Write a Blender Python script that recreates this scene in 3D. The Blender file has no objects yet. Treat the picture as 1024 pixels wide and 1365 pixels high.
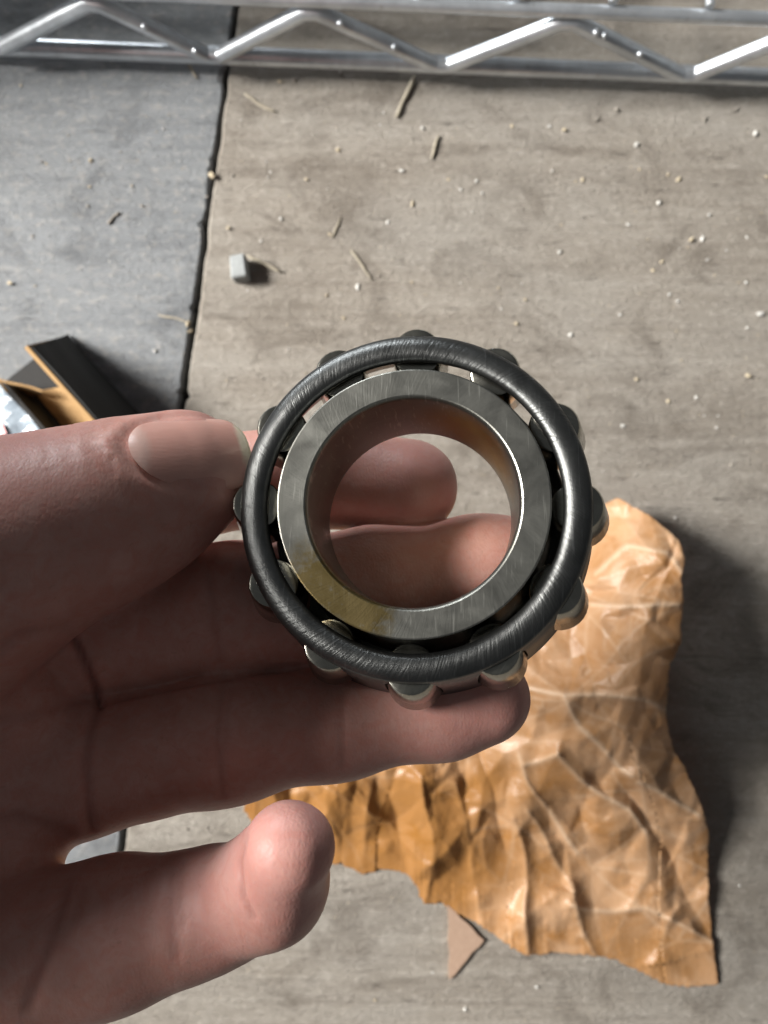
import bpy, bmesh, math, random
import numpy as np
from mathutils import Vector, Matrix, Quaternion
from mathutils.bvhtree import BVHTree
from mathutils.geometry import delaunay_2d_cdt

random.seed(7)
np.random.seed(7)
scene = bpy.context.scene
C = bpy.context.collection

# ------------------------------------------------------------------ camera
H = 0.300                      # camera height above the boards (m)
FPX = 985.8                    # focal length in photo pixels (26 mm equivalent)
cam_d = bpy.data.cameras.new("camera")
cam = bpy.data.objects.new("camera", cam_d)
C.objects.link(cam)
cam.location = (0, 0, H)
cam.rotation_euler = (0, 0, 0)
cam_d.sensor_fit = 'VERTICAL'
cam_d.sensor_height = 36.0
cam_d.sensor_width = 27.0
cam_d.lens = 26.0
cam_d.clip_start = 0.005
cam_d.clip_end = 50
cam_d.dof.use_dof = True
cam_d.dof.focus_distance = 0.112
cam_d.dof.aperture_fstop = 25.0
scene.camera = cam

# ------------------------------------------------------------------ light
world = bpy.data.worlds.new("World")
scene.world = world
world.use_nodes = True
bg = world.node_tree.nodes["Background"]
bg.inputs[0].default_value = (0.92, 0.96, 1.0, 1)
bg.inputs[1].default_value = 0.088

WIN_AZ, WIN_EL, WIN_D = math.radians(167), math.radians(35), 1.6
wl = bpy.data.lights.new("window_light", 'AREA')
wl.shape = 'RECTANGLE'
wl.size, wl.size_y = 0.46, 0.46
wl.energy = 92
wl.color = (1.0, 0.965, 0.92)
wo = bpy.data.objects.new("window_light", wl)
C.objects.link(wo)
wd = Vector((math.cos(WIN_AZ) * math.cos(WIN_EL), math.sin(WIN_AZ) * math.cos(WIN_EL), math.sin(WIN_EL)))
wo.location = wd * WIN_D + Vector((0, -0.02, 0.08))
wo.rotation_euler = wd.to_track_quat('Z', 'Y').to_euler()

# added low, weak fill lamp behind the shelf to brighten the thumb's top
AZ2, EL2 = math.radians(114), math.radians(4.5)
w2 = bpy.data.lights.new("far_fill_light", 'AREA')
w2.shape = 'RECTANGLE'
w2.size, w2.size_y = 0.5, 0.35
w2.energy = 26
w2.color = (0.93, 0.97, 1.0)
w2o = bpy.data.objects.new("far_fill_light", w2)
C.objects.link(w2o)
d2 = Vector((math.cos(AZ2) * math.cos(EL2), math.sin(AZ2) * math.cos(EL2), math.sin(EL2)))
w2o.location = d2 * 1.9 + Vector((0, 0, 0.20))
w2o.rotation_euler = d2.to_track_quat('Z', 'Y').to_euler()

scene.view_settings.view_transform = 'Standard'
scene.view_settings.look = 'None'
scene.view_settings.exposure = 0.0
scene.view_settings.gamma = 1.0
scene.view_settings.use_curve_mapping = False


# ------------------------------------------------------------------ helpers
def P(px, py, d):
    """photo pixel + depth below the camera in mm -> world (m)"""
    d = d * 0.001
    return Vector(((px - 512) / FPX * d, -(py - 682.5) / FPX * d, H - d))


def F(px, py, h=0.0):
    """photo pixel + height above the boards in mm -> world (m)"""
    return P(px, py, H * 1000 - h)


def tag(o, label=None, cat=None, group=None, kind=None):
    if label: o["label"] = label
    if cat: o["category"] = cat
    if group: o["group"] = group
    if kind: o["kind"] = kind
    return o


def empty(name, loc=(0, 0, 0)):
    o = bpy.data.objects.new(name, None)
    o.empty_display_size = 0.01
    o.location = loc
    C.objects.link(o)
    return o


def link_mesh(name, me, mat=None, parent=None, smooth=False):
    o = bpy.data.objects.new(name, me)
    C.objects.link(o)
    if mat and not me.materials:
        me.materials.append(mat)
    if parent:
        o.parent = parent
    if smooth:
        me.polygons.foreach_set("use_smooth", [True] * len(me.polygons))
    return o


def from_py(name, verts, faces, mat=None, parent=None, smooth=False):
    me = bpy.data.meshes.new(name)
    me.from_pydata([tuple(v) for v in verts], [], [tuple(int(i) for i in f) for f in faces])
    me.update()
    return link_mesh(name, me, mat, parent, smooth)


def from_bm(name, bm, mat=None, parent=None, smooth=False):
    bmesh.ops.recalc_face_normals(bm, faces=bm.faces)
    me = bpy.data.meshes.new(name)
    bm.to_mesh(me)
    bm.free()
    return link_mesh(name, me, mat, parent, smooth)


def auto_smooth(o, deg=35):
    me = o.data
    bm = bmesh.new()
    bm.from_mesh(me)
    for e in bm.edges:
        e.smooth = not (len(e.link_faces) == 2 and e.calc_face_angle(0) > math.radians(deg))
    for f in bm.faces:
        f.smooth = True
    bm.to_mesh(me)
    bm.free()


def tube(bm, pts, rad, seg=12, cap=True):
    pts = [Vector(p) for p in pts]
    n = len(pts)
    rads = rad if isinstance(rad, (list, tuple)) else [rad] * n
    t0 = (pts[1] - pts[0]).normalized()
    u = t0.orthogonal().normalized()
    rings = []
    prev = t0
    for i, p in enumerate(pts):
        a = pts[max(0, i - 1)]
        b = pts[min(n - 1, i + 1)]
        t = (b - a).normalized()
        q = prev.rotation_difference(t)
        u = (q @ u).normalized()
        prev = t
        w = t.cross(u)
        rings.append([bm.verts.new(p + (u * math.cos(2 * math.pi * k / seg) + w * math.sin(2 * math.pi * k / seg)) * rads[i]) for k in range(seg)])
    for i in range(n - 1):
        for k in range(seg):
            bm.faces.new((rings[i][k], rings[i][(k + 1) % seg], rings[i + 1][(k + 1) % seg], rings[i + 1][k]))
    if cap:
        bm.faces.new(rings[0][::-1])
        bm.faces.new(rings[-1])


def lathe(bm, prof, seg=160, closed=True):
    rings = []
    for (r, z) in prof:
        rings.append([bm.verts.new((r * math.cos(2 * math.pi * k / seg), r * math.sin(2 * math.pi * k / seg), z)) for k in range(seg)])
    m = len(prof)
    for i in range(m if closed else m - 1):
        a, b = rings[i], rings[(i + 1) % m]
        for k in range(seg):
            bm.faces.new((a[k], a[(k + 1) % seg], b[(k + 1) % seg], b[k]))


class N:
    """tiny node-tree builder"""
    def __init__(self, name):
        self.m = bpy.data.materials.new(name)
        self.m.use_nodes = True
        self.t = self.m.node_tree
        self.b = self.t.nodes["Principled BSDF"]
        self.out = self.t.nodes["Material Output"]

    def n(self, typ, **kw):
        nd = self.t.nodes.new(typ)
        for k, v in kw.items():
            if k.startswith('i_'):
                key = k[2:]
                key = int(key) if key.isdigit() else key.replace('_', ' ')
                nd.inputs[key].default_value = v
            else:
                setattr(nd, k, v)
        return nd

    def l(self, a, b):
        self.t.links.new(a, b)

    def noise(self, vec, scale, detail=4, rough=0.55, dist=0.0):
        nd = self.n('ShaderNodeTexNoise')
        nd.inputs['Scale'].default_value = scale
        nd.inputs['Detail'].default_value = detail
        nd.inputs['Roughness'].default_value = rough
        nd.inputs['Distortion'].default_value = dist
        if vec is not None:
            self.l(vec, nd.inputs['Vector'])
        return nd.outputs['Fac']

    def mapping(self, vec, scale=(1, 1, 1), loc=(0, 0, 0), rot=(0, 0, 0)):
        nd = self.n('ShaderNodeMapping')
        nd.inputs['Scale'].default_value = scale
        nd.inputs['Location'].default_value = loc
        nd.inputs['Rotation'].default_value = rot
        self.l(vec, nd.inputs['Vector'])
        return nd.outputs['Vector']

    def ramp(self, fac, stops):
        nd = self.n('ShaderNodeValToRGB')
        el = nd.color_ramp.elements
        while len(el) < len(stops):
            el.new(0.5)
        for e, (p, c) in zip(el, stops):
            e.position = p
            e.color = c if len(c) == 4 else (*c, 1)
        self.l(fac, nd.inputs['Fac'])
        return nd.outputs['Color']

    def mix(self, fac, a, b, blend='MIX'):
        nd = self.n('ShaderNodeMix', data_type='RGBA', blend_type=blend)
        for sock, v in ((nd.inputs[0], fac), (nd.inputs[6], a), (nd.inputs[7], b)):
            if hasattr(v, 'is_output'):
                self.l(v, sock)
            elif isinstance(v, (int, float)):
                sock.default_value = v if sock.type == 'VALUE' else (v, v, v, 1)
            else:
                sock.default_value = (*v, 1) if len(v) == 3 else v
        return nd.outputs[2]

    def math(self, op, a, b=None, c=None, clamp=False):
        nd = self.n('ShaderNodeMath', operation=op, use_clamp=clamp)
        for i, v in enumerate((a, b, c)):
            if v is None:
                continue
            if hasattr(v, 'is_output'):
                self.l(v, nd.inputs[i])
            else:
                nd.inputs[i].default_value = v
        return nd.outputs[0]

    def bump(self, height, strength=0.3, dist=0.001, normal=None):
        nd = self.n('ShaderNodeBump')
        nd.inputs['Strength'].default_value = strength
        nd.inputs['Distance'].default_value = dist
        self.l(height, nd.inputs['Height'])
        if normal is not None:
            self.l(normal, nd.inputs['Normal'])
        return nd.outputs['Normal']

    def obj(self):
        return self.n('ShaderNodeTexCoord').outputs['Object']

    def attr(self, name):
        nd = self.n('ShaderNodeAttribute')
        nd.attribute_name = name
        return nd.outputs['Fac']

    def set(self, **kw):
        for k, v in kw.items():
            s = self.b.inputs[k.replace('_', ' ')]
            if hasattr(v, 'is_output'):
                self.l(v, s)
            else:
                s.default_value = v if not (isinstance(v, tuple) and len(v) == 3 and s.type == 'RGBA') else (*v, 1)
        return self


# ------------------------------------------------------------------ materials
def wood_mat(name, dark, mid, light, patch, seed):
    m = N(name)
    o = m.obj()
    off = (seed * 1.7, seed * 0.9, 0)
    g1 = m.noise(m.mapping(o, (9, 150, 40), off), 1.0, 7, 0.62, 0.5)          # long grain
    g2 = m.noise(m.mapping(o, (40, 900, 100), off), 1.0, 5, 0.7, 0.2)         # fine fibres
    p1 = m.noise(m.mapping(o, (14, 26, 20), off), 1.0, 5, 0.6, 0.4)           # weathered patches
    p2 = m.noise(m.mapping(o, (230, 320, 200), off), 1.0, 4, 0.65)            # dust
    chk = m.noise(m.mapping(o, (70, 520, 60), off), 1.0, 3, 0.55, 0.3)        # small dark checks
    fine = m.noise(o, 2600, 3, 0.7)
    col = m.ramp(g1, [(0.18, dark), (0.5, mid), (0.84, light)])
    col = m.mix(m.math('MULTIPLY', m.ramp(p1, [(0.42, (0, 0, 0)), (0.66, (1, 1, 1))]), 0.55), col, patch)
    col = m.mix(m.math('MULTIPLY', g2, 0.5), col, m.mix(0.5, col, light), 'MIX')
    col = m.mix(m.ramp(chk, [(0.66, (0, 0, 0)), (0.76, (0.7, 0.7, 0.7))]), col, (dark[0] * 0.5, dark[1] * 0.5, dark[2] * 0.52))
    col = m.mix(m.ramp(p2, [(0.52, (0, 0, 0)), (0.72, (0.42, 0.42, 0.42))]), col, (0.46, 0.43, 0.385))
    st = m.noise(m.mapping(o, (22, 30, 20), (seed * 3, 1, 0)), 1.0, 6, 0.68, 1.4)
    col = m.mix(m.ramp(st, [(0.50, (0, 0, 0)), (0.68, (0.62, 0.62, 0.62))]), col, tuple(c * 0.75 for c in dark))
    pit = m.noise(m.mapping(o, (520, 700, 500), off), 1.0, 5, 0.75, 0.5)
    col = m.mix(m.ramp(pit, [(0.30, (0.55, 0.55, 0.55)), (0.44, (0, 0, 0))]), col, tuple(c * 0.6 for c in dark))
    col = m.mix(m.ramp(pit, [(0.58, (0, 0, 0)), (0.74, (0.5, 0.5, 0.5))]), col, light)
    hgt = m.math('ADD', m.math('MULTIPLY', g1, 0.7), m.math('ADD', m.math('MULTIPLY', g2, 0.5), m.math('ADD', m.math('MULTIPLY', p2, 0.6), m.math('MULTIPLY', pit, 0.9))))
    hgt = m.math('SUBTRACT', hgt, m.math('MULTIPLY', m.ramp(chk, [(0.64, (0, 0, 0)), (0.76, (1, 1, 1))]), 0.6))
    m.set(Base_Color=col, Roughness=0.82, Normal=m.bump(hgt, 0.75, 0.0018))
    m.b.inputs['Specular IOR Level'].default_value = 0.25
    return m.m


M = {}
M['board_grey'] = wood_mat("weathered_wood_grey", (0.115, 0.122, 0.130), (0.190, 0.202, 0.212), (0.29, 0.300, 0.305), (0.250, 0.266, 0.280), 1.0)
M['board_brown'] = wood_mat("weathered_wood_brown", (0.146, 0.123, 0.099), (0.252, 0.226, 0.192), (0.35, 0.324, 0.284), (0.290, 0.274, 0.247), 4.0)

m = N("floor_underlay")
m.set(Base_Color=m.mix(m.noise(m.obj(), 300), (0.02, 0.016, 0.012), (0.05, 0.04, 0.03)), Roughness=0.95)
M['under'] = m.m


def steel_mat(name, base, rough, ang_scale, bump, stain_and_reflection=False, metal=1.0, dirt=0.0):
    m = N(name)
    o = m.obj()
    sep = m.n('ShaderNodeSeparateXYZ')
    m.l(o, sep.inputs[0])
    ang = m.math('ARCTAN2', sep.outputs[1], sep.outputs[0])
    rad = m.math('SQRT', m.math('ADD', m.math('MULTIPLY', sep.outputs[0], sep.outputs[0]), m.math('MULTIPLY', sep.outputs[1], sep.outputs[1])))
    cmb = m.n('ShaderNodeCombineXYZ')
    m.l(m.math('MULTIPLY', m.math('ADD', ang, m.math('MULTIPLY', rad, 22.0)), ang_scale), cmb.inputs[0])
    m.l(m.math('MULTIPLY', rad, 160), cmb.inputs[1])
    m.l(m.math('MULTIPLY', sep.outputs[2], 160), cmb.inputs[2])
    streak = m.noise(cmb.outputs[0], 1.0, 4, 0.65)
    blotch = m.noise(o, 160, 5, 0.6, 0.6)
    scr = m.noise(m.mapping(o, (2600, 170, 300), rot=(0, 0, 0.5)), 1.0, 3, 0.5)
    grain = m.noise(o, 4200, 2, 0.6)
    col = m.mix(m.ramp(blotch, [(0.35, (0, 0, 0)), (0.7, (1, 1, 1))]), tuple(c * 0.72 for c in base), base)
    col = m.mix(m.math('MULTIPLY', m.ramp(scr, [(0.60, (0, 0, 0)), (0.70, (1, 1, 1))]), 0.55), col, tuple(min(1, c * 1.7) for c in base))
    rg = m.math('ADD', rough - 0.08, m.math('MULTIPLY', blotch, 0.18))
    if stain_and_reflection:
        def spot(cx, cy, cz, s):
            d = m.n('ShaderNodeVectorMath', operation='DISTANCE')
            m.l(o, d.inputs[0])
            d.inputs[1].default_value = (cx, cy, cz)
            return m.math('SUBTRACT', 1.0, m.math('DIVIDE', d.outputs['Value'], s), clamp=True)
        sp = m.math('ADD', spot(-0.0125, -0.0115, 0, 0.0095), spot(-0.0060, -0.0158, 0, 0.0060))
        n2 = m.noise(o, 900, 5, 0.65, 0.4)
        k = m.math('MULTIPLY', sp, m.math('MULTIPLY', n2, 1.9))
        col = m.mix(m.math('MULTIPLY', m.ramp(k, [(0.22, (0, 0, 0)), (0.7, (1, 1, 1))]), 0.8), col, (0.17, 0.115, 0.022))
        # brassy reflection painted into the colour of the bore wall
        sp2 = m.math('MULTIPLY', spot(0.0100, 0.0112, -0.010, 0.013), m.math('MULTIPLY', m.math('ADD', m.math('MULTIPLY', n2, 0.9), 0.6), m.math('LESS_THAN', sep.outputs[2], -0.0009)))
        col = m.mix(m.ramp(sp2, [(0.1, (0, 0, 0)), (0.6, (0.95, 0.95, 0.95))]), col, (0.36, 0.215, 0.06))
    hgt = m.math('ADD', streak, m.math('ADD', m.math('MULTIPLY', scr, 0.25), m.math('MULTIPLY', grain, 0.2)))
    m.set(Base_Color=col, Metallic=metal, Roughness=rg, Normal=m.bump(hgt, bump, 0.0004))
    return m.m


M['ring'] = steel_mat("ground_bearing_steel", (0.285, 0.283, 0.255), 0.36, 60, 0.07, stain_and_reflection=True)
M['cage'] = steel_mat("oiled_pressed_steel", (0.115, 0.118, 0.116), 0.34, 70, 0.26, metal=0.95)
M['roller'] = steel_mat("polished_roller_steel", (0.40, 0.39, 0.34), 0.20, 5, 0.05)


def chrome_mat():
    m = N("zinc_plated_wire")
    o = m.obj()
    b1 = m.noise(o, 420, 4, 0.6)
    b2 = m.noise(o, 60, 4, 0.6)
    col = m.mix(m.ramp(b2, [(0.4, (0, 0, 0)), (0.7, (1, 1, 1))]), (0.50, 0.53, 0.56), (0.74, 0.78, 0.82))
    col = m.mix(m.ramp(b1, [(0.6, (0, 0, 0)), (0.75, (0.6, 0.6, 0.6))]), col, (0.33, 0.32, 0.31))
    m.set(Base_Color=col, Metallic=0.8, Roughness=m.math('ADD', 0.25, m.math('MULTIPLY', b1, 0.2)), Normal=m.bump(b1, 0.15, 0.0005))
    return m.m


M['chrome'] = chrome_mat()


def skin_mat():
    m = N("skin")
    o = m.obj()
    n1 = m.noise(o, 140, 4, 0.6)
    n2 = m.noise(o, 700, 3, 0.6)
    vor = m.n('ShaderNodeTexVoronoi', feature='DISTANCE_TO_EDGE')
    vor.inputs['Scale'].default_value = 1500
    m.l(m.mapping(o, (1, 0.6, 1)), vor.inputs['Vector'])
    flush = m.attr("flush")
    crease = m.attr("crease")
    col = m.mix(m.ramp(n1, [(0.3, (0, 0, 0)), (0.7, (1, 1, 1))]), (0.47, 0.245, 0.200), (0.56, 0.318, 0.268))
    blot = m.noise(o, 330, 5, 0.7, 1.2)
    col = m.mix(m.ramp(blot, [(0.42, (0, 0, 0)), (0.66, (0.55, 0.55, 0.55))]), col, (0.50, 0.20, 0.155))
    grime = m.noise(o, 950, 4, 0.7, 0.8)
    col = m.mix(m.ramp(grime, [(0.60, (0, 0, 0)), (0.76, (0.45, 0.45, 0.45))]), col, (0.26, 0.15, 0.11))
    col = m.mix(m.math('MULTIPLY', flush, 0.55), col, (0.66, 0.32, 0.285))
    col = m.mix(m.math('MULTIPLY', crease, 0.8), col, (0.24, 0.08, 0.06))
    # fine cross-hatched skin lines
    lines = m.noise(m.mapping(o, (900, 130, 300), rot=(0, 0, 0.25)), 1.0, 4, 0.6, 0.6)
    hgt = m.math('ADD', m.math('MULTIPLY', lines, 0.6), m.math('ADD', m.math('MULTIPLY', vor.outputs['Distance'], 0.6), m.math('MULTIPLY', n2, 0.8)))
    m.set(Base_Color=col, Roughness=m.math('ADD', 0.40, m.math('MULTIPLY', n2, 0.16)), Normal=m.bump(hgt, 0.19, 0.0004))
    m.b.inputs['Subsurface Weight'].default_value = 0.25
    m.b.inputs['Subsurface Radius'].default_value = (1.0, 0.38, 0.22)
    m.b.inputs['Subsurface Scale'].default_value = 0.0022
    m.b.inputs['Specular IOR Level'].default_value = 0.42
    return m.m


M['skin'] = skin_mat()


def nail_mat():
    m = N("fingernail")
    o = m.obj()
    free = m.attr("free_edge")
    moon = m.attr("lunula")
    n1 = m.noise(o, 300, 3, 0.6)
    col = m.mix(n1, (0.60, 0.31, 0.255), (0.66, 0.37, 0.31))
    col = m.mix(m.math('MULTIPLY', moon, 0.5), col, (0.66, 0.50, 0.44))
    col = m.mix(free, col, (0.72, 0.64, 0.50))
    rid = m.noise(m.mapping(o, (120, 2500, 1200), rot=(0, 0, 0.27)), 1.0, 2, 0.5)
    m.set(Base_Color=col, Roughness=0.30, Normal=m.bump(rid, 0.12, 0.0003))
    m.b.inputs['Subsurface Weight'].default_value = 0.15
    m.b.inputs['Subsurface Radius'].default_value = (1.0, 0.5, 0.35)
    m.b.inputs['Subsurface Scale'].default_value = 0.0015
    return m.m


M['nail'] = nail_mat()


def paper_mat():
    m = N("waxed_kraft_paper")
    o = m.obj()
    cr = m.attr("crease")
    n1 = m.noise(o, 55, 5, 0.6, 0.8)
    n2 = m.noise(o, 260, 5, 0.65, 1.0)
    fib = m.noise(m.mapping(o, (900, 2200, 900)), 1.0, 3, 0.6)
    col = m.mix(m.ramp(n1, [(0.30, (0, 0, 0)), (0.58, (1, 1, 1))]), (0.45, 0.225, 0.075), (0.60, 0.380, 0.215))
    col = m.mix(m.ramp(n2, [(0.56, (0, 0, 0)), (0.72, (0.55, 0.55, 0.55))]), col, (0.68, 0.50, 0.34))
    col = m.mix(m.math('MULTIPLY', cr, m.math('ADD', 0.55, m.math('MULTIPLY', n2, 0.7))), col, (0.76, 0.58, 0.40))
    shade_tint = m.attr("shade_tint")  # golden shading painted into the paper colour
    col = m.mix(m.math('MULTIPLY', shade_tint, m.math('ADD', 0.35, m.math('MULTIPLY', n1, 0.9)), clamp=True), col, (0.36, 0.165, 0.035))
    h = m.math('ADD', m.math('MULTIPLY', n2, 1.0), m.math('MULTIPLY', fib, 0.25))
    nb = m.bump(h, 0.3, 0.0010)
    m.set(Base_Color=col, Roughness=m.math('ADD', 0.27, m.math('MULTIPLY', n2, 0.2)), Normal=nb)
    m.b.inputs['Specular IOR Level'].default_value = 0.55
    tr = m.n('ShaderNodeBsdfTranslucent')
    m.l(m.mix(0.5, col, (0.72, 0.30, 0.05)), tr.inputs['Color'])
    m.l(nb, tr.inputs['Normal'])
    mx = m.n('ShaderNodeMixShader')
    mx.inputs[0].default_value = 0.36
    m.l(m.b.outputs[0], mx.inputs[1])
    m.l(tr.outputs[0], mx.inputs[2])
    m.l(mx.outputs[0], m.out.inputs['Surface'])
    return m.m


M['paper'] = paper_mat()


def plain(name, c1, c2, rough=0.7, scale=300, bump=0.2, metal=0.0):
    m = N(name)
    n1 = m.noise(m.obj(), scale, 5, 0.6, 0.4)
    m.set(Base_Color=m.mix(n1, c1, c2), Roughness=rough, Metallic=metal, Normal=m.bump(n1, bump, 0.0005))
    return m.m




M['black_card'] = plain("black_printed_card", (0.008, 0.008, 0.008), (0.015, 0.014, 0.013), 0.8, 500)
M['kraft'] = plain("kraft_card", (0.28, 0.165, 0.065), (0.38, 0.24, 0.105), 0.85, 500)
M['blue_film'] = plain("crinkled_clear_film", (0.07, 0.09, 0.115), (0.42, 0.50, 0.57), 0.25, 190, 0.8)
M['pink'] = plain("pink_print", (0.75, 0.35, 0.36), (0.82, 0.45, 0.45), 0.6)
M['crumb_tan'] = plain("tan_crumb", (0.38, 0.32, 0.22), (0.52, 0.45, 0.33), 0.85, 900)
M['crumb_white'] = plain("white_crumb", (0.42, 0.41, 0.39), (0.58, 0.57, 0.53), 0.8, 900)
M['crumb_grey'] = plain("grey_crumb", (0.20, 0.18, 0.155), (0.34, 0.31, 0.27), 0.9, 900)
M['straw'] = plain("dry_straw", (0.25, 0.22, 0.165), (0.37, 0.335, 0.265), 0.85, 700)
M['block'] = plain("pale_plaster_chip", (0.20, 0.215, 0.22), (0.34, 0.36, 0.36), 0.9, 700)
M['card_scrap'] = plain("brown_card_scrap", (0.24, 0.155, 0.105), (0.38, 0.27, 0.20), 0.9, 900)

# ------------------------------------------------------------------ floor boards
floor = from_py("floor", [(-0.7, -0.6, -0.022), (0.7, -0.6, -0.022), (0.7, 0.8, -0.022), (-0.7, 0.8, -0.022),
                          (-0.7, -0.6, -0.030), (0.7, -0.6, -0.030), (0.7, 0.8, -0.030), (-0.7, 0.8, -0.030)],
                [(0, 1, 2, 3), (7, 6, 5, 4), (0, 4, 5, 1), (1, 5, 6, 2), (2, 6, 7, 3), (3, 7, 4, 0)], M['under'])
tag(floor, "dark underlay showing in the joint between the weathered boards", None, kind='structure')


def gap_x(y):
    a, b = F(305, 85), F(130, 1365)
    t = (y - a.y) / (b.y - a.y)
    return a.x + (b.x - a.x) * t


def make_board(side, mat):
    rnd = random.Random(11 + side)
    ys = np.linspace(-0.58, 0.78, 680)
    edge, e2 = [], []
    w = 0.0
    for y in ys:
        w = w * 0.8 + rnd.uniform(-1, 1) * 0.00018
        chip = 0.0006 * max(0, math.sin(y * 210 + side) * math.sin(y * 97)) + (rnd.uniform(0.0004, 0.0014) if rnd.random() < 0.06 else 0)
        x = gap_x(y) + side * (0.0009 + 0.00015 * math.sin(y * 31) + w + chip)
        edge.append((x, y))
        e2.append((x + side * (0.0007 + abs(w) + chip * 0.4), y))
    far = side * 0.68
    verts, faces = [], []
    n = len(ys)
    for k in range(n):
        verts += [(edge[k][0], ys[k], -0.020), (edge[k][0], ys[k], -0.0010), (e2[k][0], ys[k], -0.0001), (e2[k][0] + side * 0.004, ys[k], 0.0), (far, ys[k], 0.0), (far, ys[k], -0.020)]
    for k in range(n - 1):
        for j in range(6):
            a, b = 6 * k + j, 6 * k + (j + 1) % 6
            faces.append((a, b, b + 6, a + 6) if side > 0 else (a, a + 6, b + 6, b))
    faces.append(tuple(range(6)) if side < 0 else tuple(reversed(range(6))))
    last = [6 * (n - 1) + j for j in range(6)]
    faces.append(tuple(last) if side > 0 else tuple(reversed(last)))
    return from_py("board", verts, faces, mat, floor)


b1 = make_board(-1, M['board_grey'])
b1["label"] = "bluish grey weathered board"
b2 = make_board(1, M['board_brown'])
b2["label"] = "brownish grey weathered board strewn with crumbs"

# ------------------------------------------------------------------ wire shelf
shelf = empty("wire_shelf", (0, 0.18, 0))
tag(shelf, "shiny zinc wire shelf with zigzag edge standing on the boards", "shelf")


def sh(name, pts, r, seg=14):
    bm = bmesh.new()
    tube(bm, [Vector(p) - shelf.location for p in pts], r, seg)
    o = from_bm(name, bm, M['chrome'], shelf, True)
    auto_smooth(o, 50)
    return o


ZL, ZU = 9.0, 41.7
lo_a, lo_b = F(0, 62, ZL), F(1024, 103, ZL)
dirx = (lo_b - lo_a).normalized()
lo0, lo1 = lo_a - dirx * 0.16, lo_b + dirx * 0.16
sh("lower_rod", [lo0, lo1], 0.0033, 20)
up = Vector((0, 0, (ZU - ZL) * 0.001))
back = Vector((0, 0.0005, 0))
sh("upper_rod", [lo0 + up + back, lo1 + up + back], 0.0023, 20)


def on_lo(px):
    d = (H * 1000 - ZL) * 0.001
    x = (px - 512) / FPX * d
    t = (x - lo_a.x) / (lo_b.x - lo_a.x)
    return lo_a + (lo_b - lo_a) * t


def on_up(px):
    d = (H * 1000 - ZU) * 0.001
    x = (px - 512) / FPX * d
    t = (x - lo_a.x) / (lo_b.x - lo_a.x)
    return lo_a + (lo_b - lo_a) * t + up


zz = []
knots = [(-490, 1), (-300, 0), (-180, 1), (0, 0), (118, 1), (288, 0), (412, 1), (588, 0), (762, 1), (912, 0), (1085, 1), (1250, 0), (1400, 1)]
front = Vector((0, -0.0045, 0))
path = []
for px, top in knots:
    p = (on_up(px) - Vector((0, 0, 0.0035)) if top else on_lo(px) + Vector((0, -0.0030, 0.0025)))
    path.append((p, top))
pts = []
for i, (p, top) in enumerate(path):
    if i == 0 or i == len(path) - 1:
        pts.append(p)
        continue
    a, b = path[i - 1][0], path[i + 1][0]
    u, v = (a - p).normalized(), (b - p).normalized()
    for t in (0.0045, 0.0030, 0.0015):
        pts.append(p + u * t - (u + v) * 0.0)
    pts[-1] += (u + v) * 0.0006
    for t in (0.0015, 0.0030, 0.0045):
        pts.append(p + v * t)
    pts[-3] += (u + v) * 0.0006
sh("zigzag_wire", pts, 0.0029, 16)
# second front rod of the shelf deck and the deck wires running away from us
for dy, dz in ((0.012, 0.0005),):
    sh("deck_rod", [lo0 + up + Vector((0, dy, dz)), lo1 + up + Vector((0, dy, dz))], 0.0022, 14)
for i in range(15):
    px = -330 + i * 127
    p = on_up(px) + Vector((0, 0.0012, 0.0040))
    sh("deck_wire", [p, p + Vector((0.0, 0.18, 0))], 0.0016, 10)
# weld beads and plating drips that catch the light, sitting on the zigzag wire
KN = {px: (q, t) for (px, _), (q, t) in zip(knots, path)}
for a_, b_, t in ((118, 288, 0.42), (118, 288, 0.84), (412, 588, 0.22), (412, 588, 0.62), (762, 912, 0.20), (762, 912, 0.26), (762, 912, 0.56), (-180, 0, 0.5)):
    c = KN[a_][0].lerp(KN[b_][0], t) + Vector((0, -0.0018, 0.0026))
    bm = bmesh.new()
    bmesh.ops.create_icosphere(bm, subdivisions=2, radius=0.0013)
    for v in bm.verts:
        v.co *= random.uniform(0.7, 1.2)
        v.co += c - shelf.location
    from_bm("weld_bead", bm, M['chrome'], shelf, True)
# far rod and posts
sh("rear_rod", [lo0 + up + Vector((0, 0.178, 0)), lo1 + up + Vector((0, 0.178, 0))], 0.0028, 12)
for x in (lo0.x, lo1.x):
    for y in (0.0, 0.178):
        yy = (lo0.y if x < 0 else lo1.y) + y
        sh("post", [(x, yy, 0.0), (x, yy, 0.16)], 0.0125, 24)

# unseen box added on the shelf deck to shade the boards below it
zt = ZU * 0.001 + 0.0058
box = empty("shade_box", (-0.19, 0.272, zt))
tag(box, "unseen dark plastic box added on the wire shelf to shade the boards", "box")
dark_plastic = plain("dark_plastic", (0.03, 0.03, 0.033), (0.05, 0.05, 0.05), 0.5, 200, 0.1)


def boxpart(name, x0, x1, y0, y1, z0, z1):
    bm = bmesh.new()
    bmesh.ops.create_cube(bm, size=1)
    for v in bm.verts:
        v.co = Vector((x0 + (v.co.x + 0.5) * (x1 - x0), y0 + (v.co.y + 0.5) * (y1 - y0), z0 + (v.co.z + 0.5) * (z1 - z0)))
    bmesh.ops.bevel(bm, geom=bm.edges[:], offset=0.0012, segments=2, affect='EDGES')
    return from_bm(name, bm, dark_plastic, box)


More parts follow.
